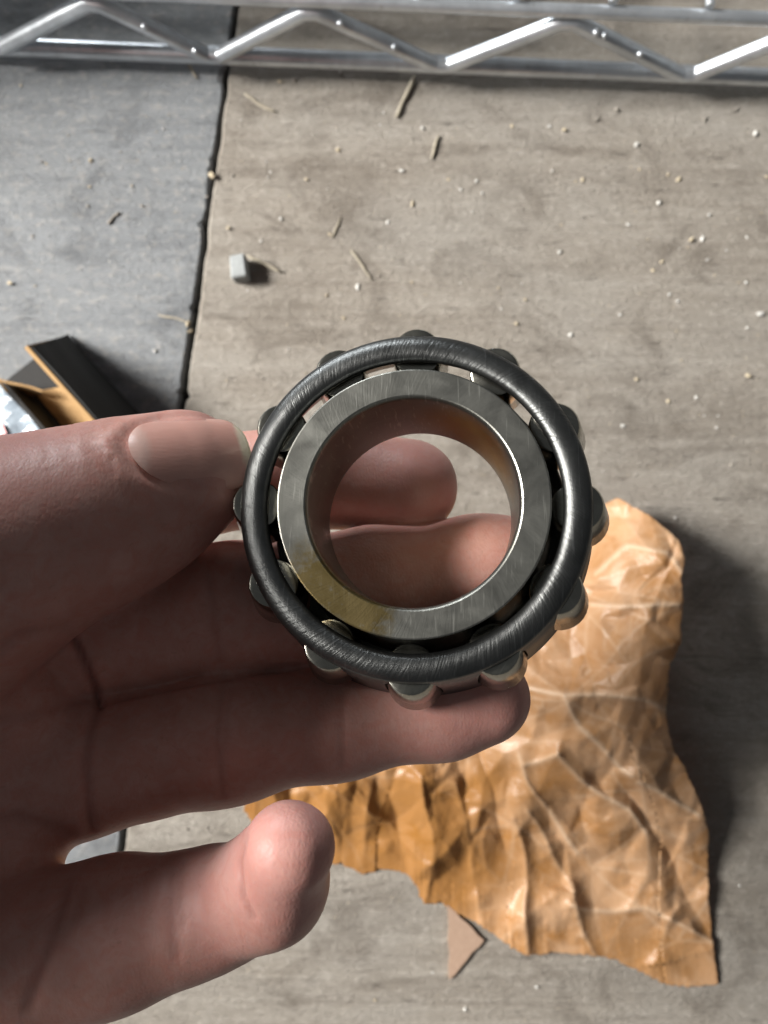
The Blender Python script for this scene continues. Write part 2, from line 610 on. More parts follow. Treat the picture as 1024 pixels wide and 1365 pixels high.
boxpart("base", -0.10, 0.10, -0.07, 0.07, 0.0, 0.004)
boxpart("wall", -0.10, 0.10, -0.07, -0.067, 0.0041, 0.085)
boxpart("wall", -0.10, 0.10, 0.067, 0.07, 0.0041, 0.085)
boxpart("wall", -0.10, -0.097, -0.0668, 0.0668, 0.0041, 0.085)
boxpart("wall", 0.097, 0.10, -0.0668, 0.0668, 0.0041, 0.085)
boxpart("lid", -0.104, 0.104, -0.074, 0.074, 0.0852, 0.092)

# ------------------------------------------------------------------ bearing
c0 = P(549, 667, 103.0)
nrm = Vector((-2.1, 3.4, 20.0)).normalized()
bearing = empty("roller_bearing", c0)
bearing.rotation_mode = 'QUATERNION'
bearing.rotation_quaternion = Vector((0, 0, 1)).rotation_difference(nrm)
tag(bearing, "tapered roller bearing of worn grey steel held between thumb and fingers", "bearing")
mm = 0.001
# inner ring (cone): bore 30, width 20
prof = [(15.18, -0.10), (15.36, 0.0), (18.95, 0.0), (19.12, -0.06), (19.2, -0.22), (19.2, -1.9), (18.75, -2.1), (18.75, -2.6),
        (21.3, -17.3), (21.1, -17.5), (21.1, -17.8), (23.6, -17.9), (23.9, -18.2), (23.6, -19.7), (23.2, -20.0), (16.0, -20.0),
        (15.2, -19.7), (14.9, -19.0), (14.85, -18.4), (14.85, -1.0), (14.88, -0.7), (14.95, -0.45), (15.05, -0.25)]
bm = bmesh.new()
lathe(bm, [(r * mm, z * mm) for r, z in prof], 192)
ring = from_bm("inner_ring", bm, M['ring'], bearing, True)
auto_smooth(ring, 18)

# rollers: twelve tapered rollers
RF, RB = (23.15, -4.0, 3.70), (25.6, -17.3, 4.45)      # (axis radius, z, roller radius) small / large end


def roller_mesh():
    L = math.hypot(RB[0] - RF[0], RB[1] - RF[1])
    bm = bmesh.new()
    rr = [(0.6, 0.25), (RF[2] - 0.55, 0.0), (RF[2] - 0.2, 0.12), (RF[2], 0.5), (RB[2], L - 0.5), (RB[2] - 0.2, L - 0.12), (RB[2] - 0.55, L), (0.6, L - 0.2)]
    rings = []
    seg = 28
    for r, z in rr:
        rings.append([bm.verts.new((r * mm * math.cos(2 * math.pi * k / seg), r * mm * math.sin(2 * math.pi * k / seg), z * mm)) for k in range(seg)])
    for i in range(len(rr) - 1):
        for k in range(seg):
            bm.faces.new((rings[i][k], rings[i][(k + 1) % seg], rings[i + 1][(k + 1) % seg], rings[i + 1][k]))
    bm.faces.new(rings[0])
    bm.faces.new(rings[-1])
    bmesh.ops.recalc_face_normals(bm, faces=bm.faces)
    me = bpy.data.meshes.new("roller")
    bm.to_mesh(me)
    bm.free()
    me.materials.append(M['roller'])
    return me


rme = roller_mesh()
A0 = math.radians(89.0)
for k in range(12):
    a = A0 + k * math.pi / 6
    o = bpy.data.objects.new("roller", rme)
    C.objects.link(o)
    o.parent = bearing
    p0 = Vector((RF[0] * math.cos(a), RF[0] * math.sin(a), RF[1])) * mm
    p1 = Vector((RB[0] * math.cos(a), RB[0] * math.sin(a), RB[1])) * mm
    o.location = p0
    o.rotation_mode = 'QUATERNION'
    o.rotation_quaternion = (p1 - p0).to_track_quat('Z', 'Y') @ Quaternion((0, 0, 1), random.uniform(0, 6))
    if k == 0:
        auto_smooth(o, 40)


# pressed cage: rolled front lip, conical bars between the pockets, back hoop
def cage():
    bm = bmesh.new()
    S = 192
    # rolled lip: oval section around r=23.2
    lip = []
    for k in range(20):
        t = 2 * math.pi * k / 20
        r = 23.05 + 2.05 * math.cos(t) + 0.12 * math.sin(t)
        z = -2.15 + 1.35 * math.sin(t) - 0.30 * math.cos(t)
        lip.append((r * mm, z * mm))
    lathe(bm, lip, S)
    # conical skirt piece from the lip down to the pocket edge
    lathe(bm, [(24.55 * mm, -1.9 * mm), (24.95 * mm, -2.6 * mm), (25.35 * mm, -4.2 * mm), (24.75 * mm, -4.3 * mm), (24.3 * mm, -2.6 * mm)], S)
    # back hoop
    lathe(bm, [(27.55 * mm, -17.9 * mm), (28.0 * mm, -19.6 * mm), (27.4 * mm, -19.75 * mm), (26.9 * mm, -18.0 * mm)], S)
    # bars between the rollers
    for j in range(12):
        ac = A0 + (j + 0.5) * math.pi / 6
        rings = []
        for (r, z, hw) in ((25.2, -3.9, 4.6), (25.45, -4.7, 3.5), (25.75, -5.6, 3.0), (26.6, -12, 2.75), (27.3, -16.4, 2.75), (27.5, -17.4, 3.5), (27.7, -18.3, 4.6)):
            row = []
            for q in range(5):
                aa = ac + (q / 2 - 1) * hw / r
                row.append(((r * math.cos(aa), r * math.sin(aa), z), ((r - 0.75) * math.cos(aa), (r - 0.75) * math.sin(aa), z)))
            loop = [x[0] for x in row] + [x[1] for x in reversed(row)]
            rings.append([bm.verts.new(Vector(c) * mm) for c in loop])
        for i in range(len(rings) - 1):
            for k in range(10):
                bm.faces.new((rings[i][k], rings[i][(k + 1) % 10], rings[i + 1][(k + 1) % 10], rings[i + 1][k]))
        bm.faces.new(rings[0])
        bm.faces.new(rings[-1])
    o = from_bm("cage", bm, M['cage'], bearing, True)
    auto_smooth(o, 40)
    return o


cage()


# ------------------------------------------------------------------ hand (one continuous surface grown from a distance field)
def V3(t):
    v = P(t[0], t[1], t[2]) * 1000
    return np.array([v.x, v.y, v.z]), t[3]


CH = {
    'thumb': [(-420, 1010, 112, 20), (-190, 880, 106, 19), (0, 735, 108, 15.4), (130, 686, 113, 13.0), (205, 655, 117, 11.0), (254, 632, 118.5, 9.5)],
    'index': [(-420, 860, 128, 15), (-120, 745, 136, 12), (70, 690, 140, 10.5), (250, 646, 142, 9.6), (430, 634, 142, 9.4), (546, 650, 139, 9.0)],
    'middle': [(-420, 930, 120, 16), (-80, 875, 122, 13.5), (85, 855, 126, 11.6), (300, 817, 131, 11.7), (400, 804, 132, 11.3), (500, 780, 133, 10.0), (640, 758, 132, 9.0), (705, 752, 131, 8.2)],
    'ring': [(-420, 1040, 114, 16), (-60, 1050, 118, 13.5), (95, 1022, 121, 11.2), (300, 983, 123, 10.1), (450, 960, 126, 9.2), (590, 938, 126, 8.5), (644, 929, 126, 7.9)],
    'pinky': [(-420, 1180, 106, 16), (-120, 1300, 107, 13.0), (30, 1274, 107, 10.9), (150, 1246, 107, 9.8), (278, 1212, 105.5, 8.6)],
    'pinky_tip': [(312, 1202, 104.5, 7.8), (362, 1180, 100.5, 6.5), (385, 1130, 95, 5.9)],
    'palm': [(-20, 1150, 115, 11.5), (-300, 1120, 108, 20)],
    'palm_b': [(-300, 990, 112, 18), (-10, 935, 117, 12.5)],
}
vs = 0.65                                       # voxel size, mm
lo = np.array([-235.0, -110.0, 132.0])
hi = np.array([42.0, 54.0, 330.0])


def rcone(X, Y, Z, a, ra, b, rb):
    d = b - a
    L2 = float(d @ d)
    t = ((X - a[0]) * d[0] + (Y - a[1]) * d[1] + (Z - a[2]) * d[2]) / L2
    tc = np.clip(t, 0, 1)
    dx = X - (a[0] + d[0] * tc)
    dy = Y - (a[1] + d[1] * tc)
    dz = Z - (a[2] + d[2] * tc)
    return np.sqrt(dx * dx + dy * dy + dz * dz) - (ra + (rb - ra) * tc), t


def smin(a, b, k):
    h = np.clip(0.5 + 0.5 * (b - a) / k, 0, 1)
    return b + (a - b) * h - k * h * (1 - h)


class Grid:
    def __init__(self, lo, hi, vs):
        self.lo, self.vs = lo, vs
        self.n = np.ceil((hi - lo) / vs).astype(int) + 1
        self.f = np.full(self.n, 30.0, np.float32)

    def sub(self, pmin, pmax):
        i0 = np.maximum(np.floor((pmin - self.lo) / self.vs).astype(int), 0)
        i1 = np.minimum(np.ceil((pmax - self.lo) / self.vs).astype(int) + 1, self.n)
        ax = [(self.lo[j] + self.vs * np.arange(i0[j], i1[j])).astype(np.float32) for j in range(3)]
        X, Y, Z = np.meshgrid(*ax, indexing='ij', sparse=True)
        return tuple(slice(i0[j], i1[j]) for j in range(3)), X, Y, Z

    def add_chain(self, pts, kin, kout):
        pr = [V3(p) if not isinstance(p[0], np.ndarray) else p for p in pts]
        mn = np.min([p - r for p, r in pr], axis=0) - 10
        mx = np.max([p + r for p, r in pr], axis=0) + 10
        sl, X, Y, Z = self.sub(mn, mx)
        acc = None
        for (a, ra), (b, rb) in zip(pr[:-1], pr[1:]):
            d, _ = rcone(X, Y, Z, a, ra, b, rb)
            acc = d if acc is None else smin(acc, d, kin)
        self.f[sl] = smin(self.f[sl], acc.astype(np.float32), kout)


g = Grid(lo, hi, vs)
W = lambda x, y, z, r: (np.array([x, y, z], float), r)
g.add_chain([W(-98, -20, 196, 20), W(-126, 6, 243, 33), W(-195, 12, 286, 37)], 6, 6)  # unseen forearm, bulked up and raised to shade the palm
g.add_chain([W(-98, -52, 198, 18), W(-126, -28, 249, 28), W(-195, -20, 290, 33)], 6, 8)
g.add_chain([W(-100, -22, 194, 19), W(-130, -14, 206, 33), W(-195, -14, 252, 36)], 6, 8)  # extra unseen arm bulk, shaped to cast shadow beside the paper
g.add_chain(CH['palm'], 6, 8)
g.add_chain(CH['palm_b'], 6, 8)
g.add_chain(CH['ring'], 4, 3.0)
g.add_chain(CH['middle'], 4, 0.7)
g.add_chain(CH['index'], 4, 1.6)
g.add_chain(CH['pinky'], 4, 2.4)
g.add_chain(CH['pinky_tip'], 5, 1.3)
g.add_chain(CH['thumb'], 5, 2.2)


def surface_nets(g):
    f = g.f
    ins = f < 0
    nx, ny, nz = f.shape
    cnt = np.zeros((nx - 1, ny - 1, nz - 1), np.int8)
    for i in (0, 1):
        for j in (0, 1):
            for k in (0, 1):
                cnt += ins[i:nx - 1 + i, j:ny - 1 + j, k:nz - 1 + k]
    act = (cnt > 0) & (cnt < 8)
    idx = np.argwhere(act)
    ids = np.full(act.shape, -1, np.int64)
    ids[act] = np.arange(len(idx))
    corners = [(i, j, k) for i in (0, 1) for j in (0, 1) for k in (0, 1)]
    acc = np.zeros((len(idx), 3))
    num = np.zeros(len(idx))
    for a in corners:
        for ax in range(3):
            if a[ax]:
                continue
            b = list(a)
            b[ax] = 1
            fa = f[idx[:, 0] + a[0], idx[:, 1] + a[1], idx[:, 2] + a[2]].astype(float)
            fb = f[idx[:, 0] + b[0], idx[:, 1] + b[1], idx[:, 2] + b[2]].astype(float)
            cr = (fa < 0) != (fb < 0)
            t = np.where(cr, fa / np.where(fa == fb, 1, fa - fb), 0)
            p = np.tile(np.array(a, float), (len(idx), 1))
            p[:, ax] += t
            acc[cr] += p[cr]
            num[cr] += 1
    v = (idx + acc / num[:, None]) * g.vs + g.lo
    faces = []
    for ax in range(3):
        s0 = [slice(None)] * 3
        s1 = [slice(None)] * 3
        s0[ax] = slice(0, -1)
        s1[ax] = slice(1, None)
        A, B = ins[tuple(s0)], ins[tuple(s1)]
        e = np.argwhere(A != B)
        o1, o2 = (ax + 1) % 3, (ax + 2) % 3
        ok = (e[:, o1] > 0) & (e[:, o2] > 0) & (e[:, o1] < f.shape[o1] - 1) & (e[:, o2] < f.shape[o2] - 1)
        e = e[ok]
        flip = A[e[:, 0], e[:, 1], e[:, 2]]
        q = []
        for d1, d2 in ((0, 0), (1, 0), (1, 1), (0, 1)):
            c = e.copy()
            c[:, o1] -= d1
            c[:, o2] -= d2
            q.append(ids[c[:, 0], c[:, 1], c[:, 2]])
        q = np.stack(q, 1)
        q[~flip] = q[~flip][:, ::-1]
        faces.append(q)
    return v, np.concatenate(faces)


hv, hf = surface_nets(g)
del g
edges = np.unique(np.sort(np.concatenate([hf[:, [0, 1]], hf[:, [1, 2]], hf[:, [2, 3]], hf[:, [3, 0]]]), axis=1), axis=0)
deg = np.bincount(edges.ravel(), minlength=len(hv)).astype(float)[:, None]


def lap(v):
    s = np.zeros_like(v)
    for ax in range(3):
        s[:, ax] = np.bincount(edges[:, 0], v[edges[:, 1], ax], len(v)) + np.bincount(edges[:, 1], v[edges[:, 0], ax], len(v))
    return s / deg - v


for it in range(7):
    hv = hv + 0.5 * lap(hv)
    hv = hv - 0.51 * lap(hv)


def vnormals(v):
    a = np.cross(v[hf[:, 2]] - v[hf[:, 0]], v[hf[:, 3]] - v[hf[:, 1]])
    nn = np.zeros_like(v)
    for k in range(4):
        for ax in range(3):
            nn[:, ax] += np.bincount(hf[:, k], a[:, ax], len(v))
    return nn / np.maximum(np.linalg.norm(nn, axis=1, keepdims=True), 1e-9)


nv = vnormals(hv)


def seg_dist(v, pts):
    best = np.full(len(v), 1e9)
    for a, b in zip(pts[:-1], pts[1:]):
        d = b - a
        t = np.clip(((v - a) @ d) / (d @ d), 0, 1)
        best = np.minimum(best, np.linalg.norm(v - (a + t[:, None] * d), axis=1))
    return best


# pixel coordinates of every skin vertex, used to lay the flexion creases along the joints of the palm side
depth = 300 - hv[:, 2]
vpx = np.stack([hv[:, 0] / depth * FPX + 512, -hv[:, 1] / depth * FPX + 682.5], 1)
facing = np.clip(nv[:, 2] * 2.0, 0, 1)
crease = np.zeros(len(hv))
CREASES = [
    ([(133, 938), (200, 924), (300, 904), (400, 889)], 0.5, 3.5, (100, 132)),  # shade between middle and ring fingers, put into the crease colour too
    ([(-60, 985), (0, 960), (60, 950), (110, 930)], 0.3, 8.0, (85, 125)),
    # joint polyline (px), depth mm, width px, depth range mm
    ([(98, 848), (112, 880), (126, 915), (133, 938)], 1.1, 5.0, (100, 135)),
    ([(133, 938), (118, 975), (113, 1020), (118, 1075), (122, 1105)], 0.55, 6.5, (100, 135)),
    ([(300, 902), (292, 950), (290, 1000), (298, 1060)], 0.32, 5.0, (100, 130)),
    ([(310, 902), (304, 950), (302, 1000)], 0.18, 4.0, (100, 130)),
    ([(462, 900), (456, 950), (458, 1020)], 0.22, 5.0, (100, 130)),
    ([(232, 1130), (226, 1180), (228, 1230), (236, 1275)], 0.30, 7.0, (85, 115)),
    ([(243, 1150), (238, 1200), (243, 1240)], 0.25, 4.0, (85, 115)),
    ([(95, 1168), (78, 1220), (64, 1270), (40, 1340)], 0.45, 9.0, (85, 118)),
    ([(112, 1185), (96, 1230), (80, 1260)], 0.25, 8.0, (85, 118)),
    ([(326, 1112), (319, 1150), (325, 1195), (338, 1222)], 0.45, 4.0, (85, 112)),
    ([(280, 745), (284, 800), (292, 880)], 0.28, 6.0, (105, 135)),
    ([(-40, 900), (20, 850), (90, 835)], 0.4, 8.0, (85, 125)),
    ([(90, 1110), (20, 1090), (-60, 1100)], 0.4, 9.0, (85, 125)),
]
P3 = lambda q: np.array([q[0], q[1]], float)
disp = np.zeros(len(hv))
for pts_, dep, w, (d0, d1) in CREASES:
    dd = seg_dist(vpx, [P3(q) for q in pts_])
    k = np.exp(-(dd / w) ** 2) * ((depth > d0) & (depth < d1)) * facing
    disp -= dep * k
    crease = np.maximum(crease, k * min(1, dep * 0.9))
# knuckle wrinkles across the back of the thumb joint
tw = np.zeros(len(hv))
rw = random.Random(5)
for q in range(11):
    x0 = 60 + q * 11 + rw.uniform(-3, 3)
    dd = seg_dist(vpx, [P3((x0 - 6, 560)), P3((x0 + rw.uniform(-4, 4), 600)), P3((x0 + rw.uniform(0, 8), 640))])
    am = rw.uniform(0.06, 0.16)
    k = np.exp(-(dd / 2.6) ** 2) * (depth < 122) * np.clip((650 - vpx[:, 1]) / 50, 0, 1)
    disp -= am * k
# soft low-frequency unevenness of flesh
for fx, fy, fz, am, ph in ((0.21, 0.13, 0.17, 0.10, 0.3), (0.11, 0.27, 0.19, 0.10, 1.9), (0.43, 0.37, 0.31, 0.05, 4.0)):
    disp += am * np.sin(hv[:, 0] * fx + hv[:, 1] * fy + hv[:, 2] * fz + ph) * np.cos(hv[:, 1] * fz - hv[:, 0] * fy + ph * 2)
# nail bed: sink slightly around the thumbnail so that the folds stand proud
tip_c = V3((232, 640, 118, 0))[0]
ax_t = V3((328, 592, 119, 0))[0] - V3((185, 634, 117, 0))[0]
ax_t /= np.linalg.norm(ax_t)
nn_t = np.array([0.12, 0.40, 0.91])
nn_t -= ax_t * (nn_t @ ax_t)
nn_t /= np.linalg.norm(nn_t)
bb_t = np.cross(ax_t, nn_t)
if bb_t[1] < 0:
    bb_t = -bb_t
rel = hv - V3((261, 604, 112, 0))[0]
u_, v_, w_ = rel @ ax_t, rel @ bb_t, rel @ nn_t
NL, NWD = 7.9, 6.1
rr = np.sqrt((u_ / (NL + 0.8)) ** 2 + (v_ / (NWD + 0.7)) ** 2)
near = (np.abs(w_) < 8) & (depth < 124) & (vpx[:, 0] < 345)
disp -= 0.25 * np.exp(-((rr - 0.98) / 0.10) ** 2) * near
disp += 0.30 * np.exp(-((rr - 1.22) / 0.17) ** 2) * near * np.clip((6 - u_) / 4, 0, 1)
hv = hv + nv * disp[:, None]
nv = vnormals(hv)

flush = np.zeros(len(hv))
for q, R in (((300, 610, 116), 9), ((384, 1140, 95), 11), ((640, 930, 122), 12), ((560, 650, 134), 12), ((310, 1210, 100), 7), ((20, 600, 104), 9)):
    flush = np.maximum(flush, np.exp(-(np.linalg.norm(hv - V3((*q, 0))[0], axis=1) / R) ** 2))

me = bpy.data.meshes.new("hand")
me.from_pydata((hv * 0.001).tolist(), [], hf.tolist())
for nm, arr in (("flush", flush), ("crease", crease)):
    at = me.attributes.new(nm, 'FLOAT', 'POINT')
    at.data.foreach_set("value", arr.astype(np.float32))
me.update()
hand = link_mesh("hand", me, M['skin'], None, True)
tag(hand, "bare hand with open palm and curled little finger gripping the steel bearing", "hand")

# thumbnail: a thin curved plate laid on the flesh
bvh = BVHTree.FromPolygons([tuple(p) for p in hv.tolist()], hf.tolist())
nvt, nft, fe, lu = [], [], [], []
NU, NV = 30, 22
ctr = V3((261, 604, 112, 0))[0]
for layer in (0, 1):
    for i in range(NU + 1):
        u = -1 + 2 * i / NU
        for j in range(NV + 1):
            s = -1 + 2 * j / NV
            sq = 1 - 0.10 * max(0, u) ** 4 - 0.30 * max(0, -u) ** 3
            uu = u * (NL - (2.6 * abs(s) ** 2.6 if u > 0 else 1.6 * abs(s) ** 2.4))
            vv = s * NWD * sq
            q = ctr + ax_t * uu + bb_t * vv + nn_t * 14
            hit = bvh.ray_cast(Vector(q), Vector(-nn_t), 40)
            if hit[0] is None:
                hp = q - nn_t * 16
            else:
                hp = np.array(hit[0])
            nvt.append([hp, uu, vv, u, s, layer])
        # (columns filled)
half = (NU + 1) * (NV + 1)
arr = np.array([r[0] for r in nvt[:half]]).reshape(NU + 1, NV + 1, 3)
hgt = ((arr - ctr) @ nn_t)
# smooth plate height: fit a gentle curve so the plate stays rigid and runs out past the flesh
uu = np.array([r[1] for r in nvt[:half]]).reshape(NU + 1, NV + 1)
vv = np.array([r[2] for r in nvt[:half]]).reshape(NU + 1, NV + 1)
sel = uu < NL * 0.55
A = np.stack([np.ones_like(uu), uu, vv, uu * uu, vv * vv, uu * vv], -1)[sel]
co, *_ = np.linalg.lstsq(A, hgt[sel], rcond=None)
co[3] = max(co[3], -0.012)
fit = co[0] + co[1] * uu + co[2] * vv + co[3] * uu * uu + co[4] * vv * vv + co[5] * uu * vv
us = uu / NL
plate = np.maximum(fit, np.where(us < 0.6, hgt, -99)) + 0.22
plate = 0.6 * plate + 0.4 * (fit + 0.3)
edge_dip = np.clip((np.abs(vv) / NWD - 0.70) / 0.3, 0, 1) ** 1.5 * 0.75 + np.clip((-us - 0.82) / 0.18, 0, 1) * 0.35
verts, faces = [], []
for layer in (0, 1):
    for i in range(NU + 1):
        for j in range(NV + 1):
            h_ = plate[i, j] - edge_dip[i, j] - (0.45 if layer else 0)
            q = ctr + ax_t * uu[i, j] + bb_t * vv[i, j] + nn_t * h_
            verts.append(tuple(q * 0.001))
            fe.append(float(np.clip((us[i, j] + 0.05 * (vv[i, j] / NWD) ** 2 - 0.82) / 0.05, 0, 1)))
            lu.append(float(np.clip((-us[i, j] - 0.62 - 0.3 * (vv[i, j] / NWD) ** 2) / 0.1, 0, 1)))
idn = lambda l, i, j: l * half + i * (NV + 1) + j
for i in range(NU):
    for j in range(NV):
        faces.append((idn(0, i, j), idn(0, i + 1, j), idn(0, i + 1, j + 1), idn(0, i, j + 1)))
        faces.append((idn(1, i, j), idn(1, i, j + 1), idn(1, i + 1, j + 1), idn(1, i + 1, j)))
for i in range(NU):
    for j in (0, NV):
        faces.append((idn(0, i, j), idn(1, i, j), idn(1, i + 1, j), idn(0, i + 1, j)))
for j in range(NV):
    for i in (0, NU):
        faces.append((idn(0, i, j), idn(1, i, j), idn(1, i, j + 1), idn(0, i, j + 1)))
me = bpy.data.meshes.new("thumbnail")
me.from_pydata(verts, [], faces)
for nm, a_ in (("free_edge", fe), ("lunula", lu)):
    at = me.attributes.new(nm, 'FLOAT', 'POINT')
    at.data.foreach_set("value", np.array(a_, np.float32))
bm = bmesh.new()
bm.from_mesh(me)
bmesh.ops.recalc_face_normals(bm, faces=bm.faces)
bm.to_mesh(me)
bm.free()
nail = link_mesh("thumbnail", me, M['nail'], hand, True)
auto_smooth(nail, 60)

# ------------------------------------------------------------------ crumpled wrapping paper
def polyres(pts, n, jag=0.0, seed=0):
    pts = np.array(pts, float)
    d = np.r_[0, np.cumsum(np.linalg.norm(np.diff(pts, axis=0), axis=1))]
    t = np.linspace(0, d[-1], n)
    out = np.stack([np.interp(t, d, pts[:, 0]), np.interp(t, d, pts[:, 1])], 1)
    if jag:
        r = np.random.RandomState(seed)
        j = r.randn(n, 2)
        j = 0.5 * j + 0.5 * np.roll(j, 1, 0)
        j[0] = j[-1] = 0
        out += j * jag
    return out


NP = 300
right = polyres([(822, 664), (868, 688), (905, 720), (914, 745), (908, 770), (911, 800), (907, 835), (908, 858), (893, 885), (891, 905), (888, 950), (892, 980), (898, 1000), (912, 1020), (922, 1045), (936, 1072), (945, 1110), (944, 1150), (945, 1200), (950, 1250), (958, 1312)], NP, 0.7, 1)
bottom = polyres([(326, 1078), (338, 1100), (390, 1128), (440, 1153), (455, 1150), (482, 1166), (508, 1158), (530, 1160), (546, 1167), (560, 1190), (566, 1205), (588, 1203), (606, 1216), (632, 1228), (664, 1250), (698, 1273), (735, 1270), (778, 1273), (820, 1279), (850, 1293), (880, 1310), (915, 1316), (958, 1312)], NP, 1.3, 2)
left = polyres([(470, 800), (420, 900), (360, 990), (330, 1042), (326, 1078)], NP)
top = polyres([(470, 800), (600, 765), (740, 705), (822, 664)], NP)
U, Vv = np.meshgrid(np.linspace(0, 1, NP), np.linspace(0, 1, NP), indexing='xy')   # U along top, V downwards
Pt = ((1 - Vv)[..., None] * top[None, :, :] + Vv[..., None] * bottom[None, :, :]
      + (1 - U)[..., None] * left[:, None, :] + U[..., None] * right[:, None, :]
      - ((1 - U) * (1 - Vv))[..., None] * top[0] - (U * (1 - Vv))[..., None] * top[-1]
      - ((1 - U) * Vv)[..., None] * bottom[0] - (U * Vv)[..., None] * bottom[-1])
px, py = Pt[..., 0], Pt[..., 1]


def sd2(X, Y, pts):
    best = np.full(X.shape, 1e9)
    for (x0, y0), (x1, y1) in zip(pts[:-1], pts[1:]):
        dx, dy = x1 - x0, y1 - y0
        t = np.clip(((X - x0) * dx + (Y - y0) * dy) / (dx * dx + dy * dy), 0, 1)
        best = np.minimum(best, np.hypot(X - x0 - t * dx, Y - y0 - t * dy))
    return best


def vor(X, Y, n, seed, box=(280, 620, 1000, 1360)):
    r = np.random.RandomState(seed)
    sx, sy = r.uniform(box[0], box[2], n), r.uniform(box[1], box[3], n)
    f1 = np.full(X.shape, 1e9)
    f2 = np.full(X.shape, 1e9)
    cell = np.zeros(X.shape, int)
    for i in range(n):
        d = np.hypot(X - sx[i], Y - sy[i])
        nw = d < f1
        f2 = np.where(nw, f1, np.minimum(f2, d))
        cell = np.where(nw, i, cell)
        f1 = np.where(nw, d, f1)
    return f1, f2, cell


# warp so creases are not ruler-straight
wx = px + 4 * np.sin(py * 0.031 + 1) + 2 * np.sin(px * 0.06 + py * 0.045)
wy = py + 4 * np.sin(px * 0.028 + 2) + 2 * np.sin(py * 0.058 - px * 0.05)
# overall shape: high along the right side, running down to the boards along the bottom and on the left
base = (9 + 33 * np.exp(-((px - 880) / 150) ** 2 - ((py - 860) / 200) ** 2)
        + 8 * np.exp(-((px - 640) / 160) ** 2 - ((py - 1010) / 120) ** 2))
base = base - 7 * Vv ** 3 - 4 * np.exp(-((px - 330) / 120) ** 2)
h = base.copy()
crs = np.zeros(px.shape)


def facets(X, Y, spacing, amp, seed):
    """piecewise flat crumple: random heights on jittered points, joined by flat triangles"""
    r = np.random.RandomState(seed)
    gx, gy = np.meshgrid(np.arange(230, 1060, spacing), np.arange(560, 1420, spacing))
    q = np.stack([gx.ravel(), gy.ravel()], 1) + r.uniform(-0.48, 0.48, (gx.size, 2)) * spacing
    z = r.uniform(-1, 1, len(q))
    tri = delaunay_2d_cdt([Vector(p_) for p_ in q.tolist()], [], [], 0, 1e-4)
    vv_, ee_, ff_ = tri[0], tri[1], tri[2]
    vq = np.array([[v.x, v.y] for v in vv_])
    zz_ = z[[o_[0] for o_ in tri[3]]]
    out = np.zeros(X.shape)
    edge_ = np.full(X.shape, 1e9)
    est = {}
    for e_ in ee_:
        est[tuple(sorted(e_))] = r.uniform(0, 1)
    ew = np.zeros(X.shape)
    for f_ in ff_:
        A_, B_, C_ = vq[f_[0]], vq[f_[1]], vq[f_[2]]
        det = (B_[0] - A_[0]) * (C_[1] - A_[1]) - (C_[0] - A_[0]) * (B_[1] - A_[1])
        if abs(det) < 1e-6:
            continue
        bx = (X > min(A_[0], B_[0], C_[0]) - 1) & (X < max(A_[0], B_[0], C_[0]) + 1) & (Y > min(A_[1], B_[1], C_[1]) - 1) & (Y < max(A_[1], B_[1], C_[1]) + 1)
        if not bx.any():
            continue
        x_, y_ = X[bx], Y[bx]
        l1 = ((x_ - A_[0]) * (C_[1] - A_[1]) - (C_[0] - A_[0]) * (y_ - A_[1])) / det
        l2 = ((B_[0] - A_[0]) * (y_ - A_[1]) - (x_ - A_[0]) * (B_[1] - A_[1])) / det
        l0 = 1 - l1 - l2
        ok = (l0 > -1e-6) & (l1 > -1e-6) & (l2 > -1e-6)
        val = l0 * zz_[f_[0]] + l1 * zz_[f_[1]] + l2 * zz_[f_[2]]
        tmp = out[bx]
        tmp[ok] = val[ok]
        out[bx] = tmp
        wv = np.zeros(len(x_))
        for (lam, i0, i1) in ((l0, 1, 2), (l1, 0, 2), (l2, 0, 1)):
            L_ = np.hypot(*(vq[f_[i0]] - vq[f_[i1]]))
            hgt_ = abs(det) / L_
            st = est.get(tuple(sorted((f_[i0], f_[i1]))), 0.3)
            wv = np.maximum(wv, np.exp(-(lam * hgt_ / 2.2) ** 2) * max(0, st - 0.45) * 1.8)
        tmp = ew[bx]
        tmp[ok] = wv[ok]
        ew[bx] = tmp
    return out * amp, ew


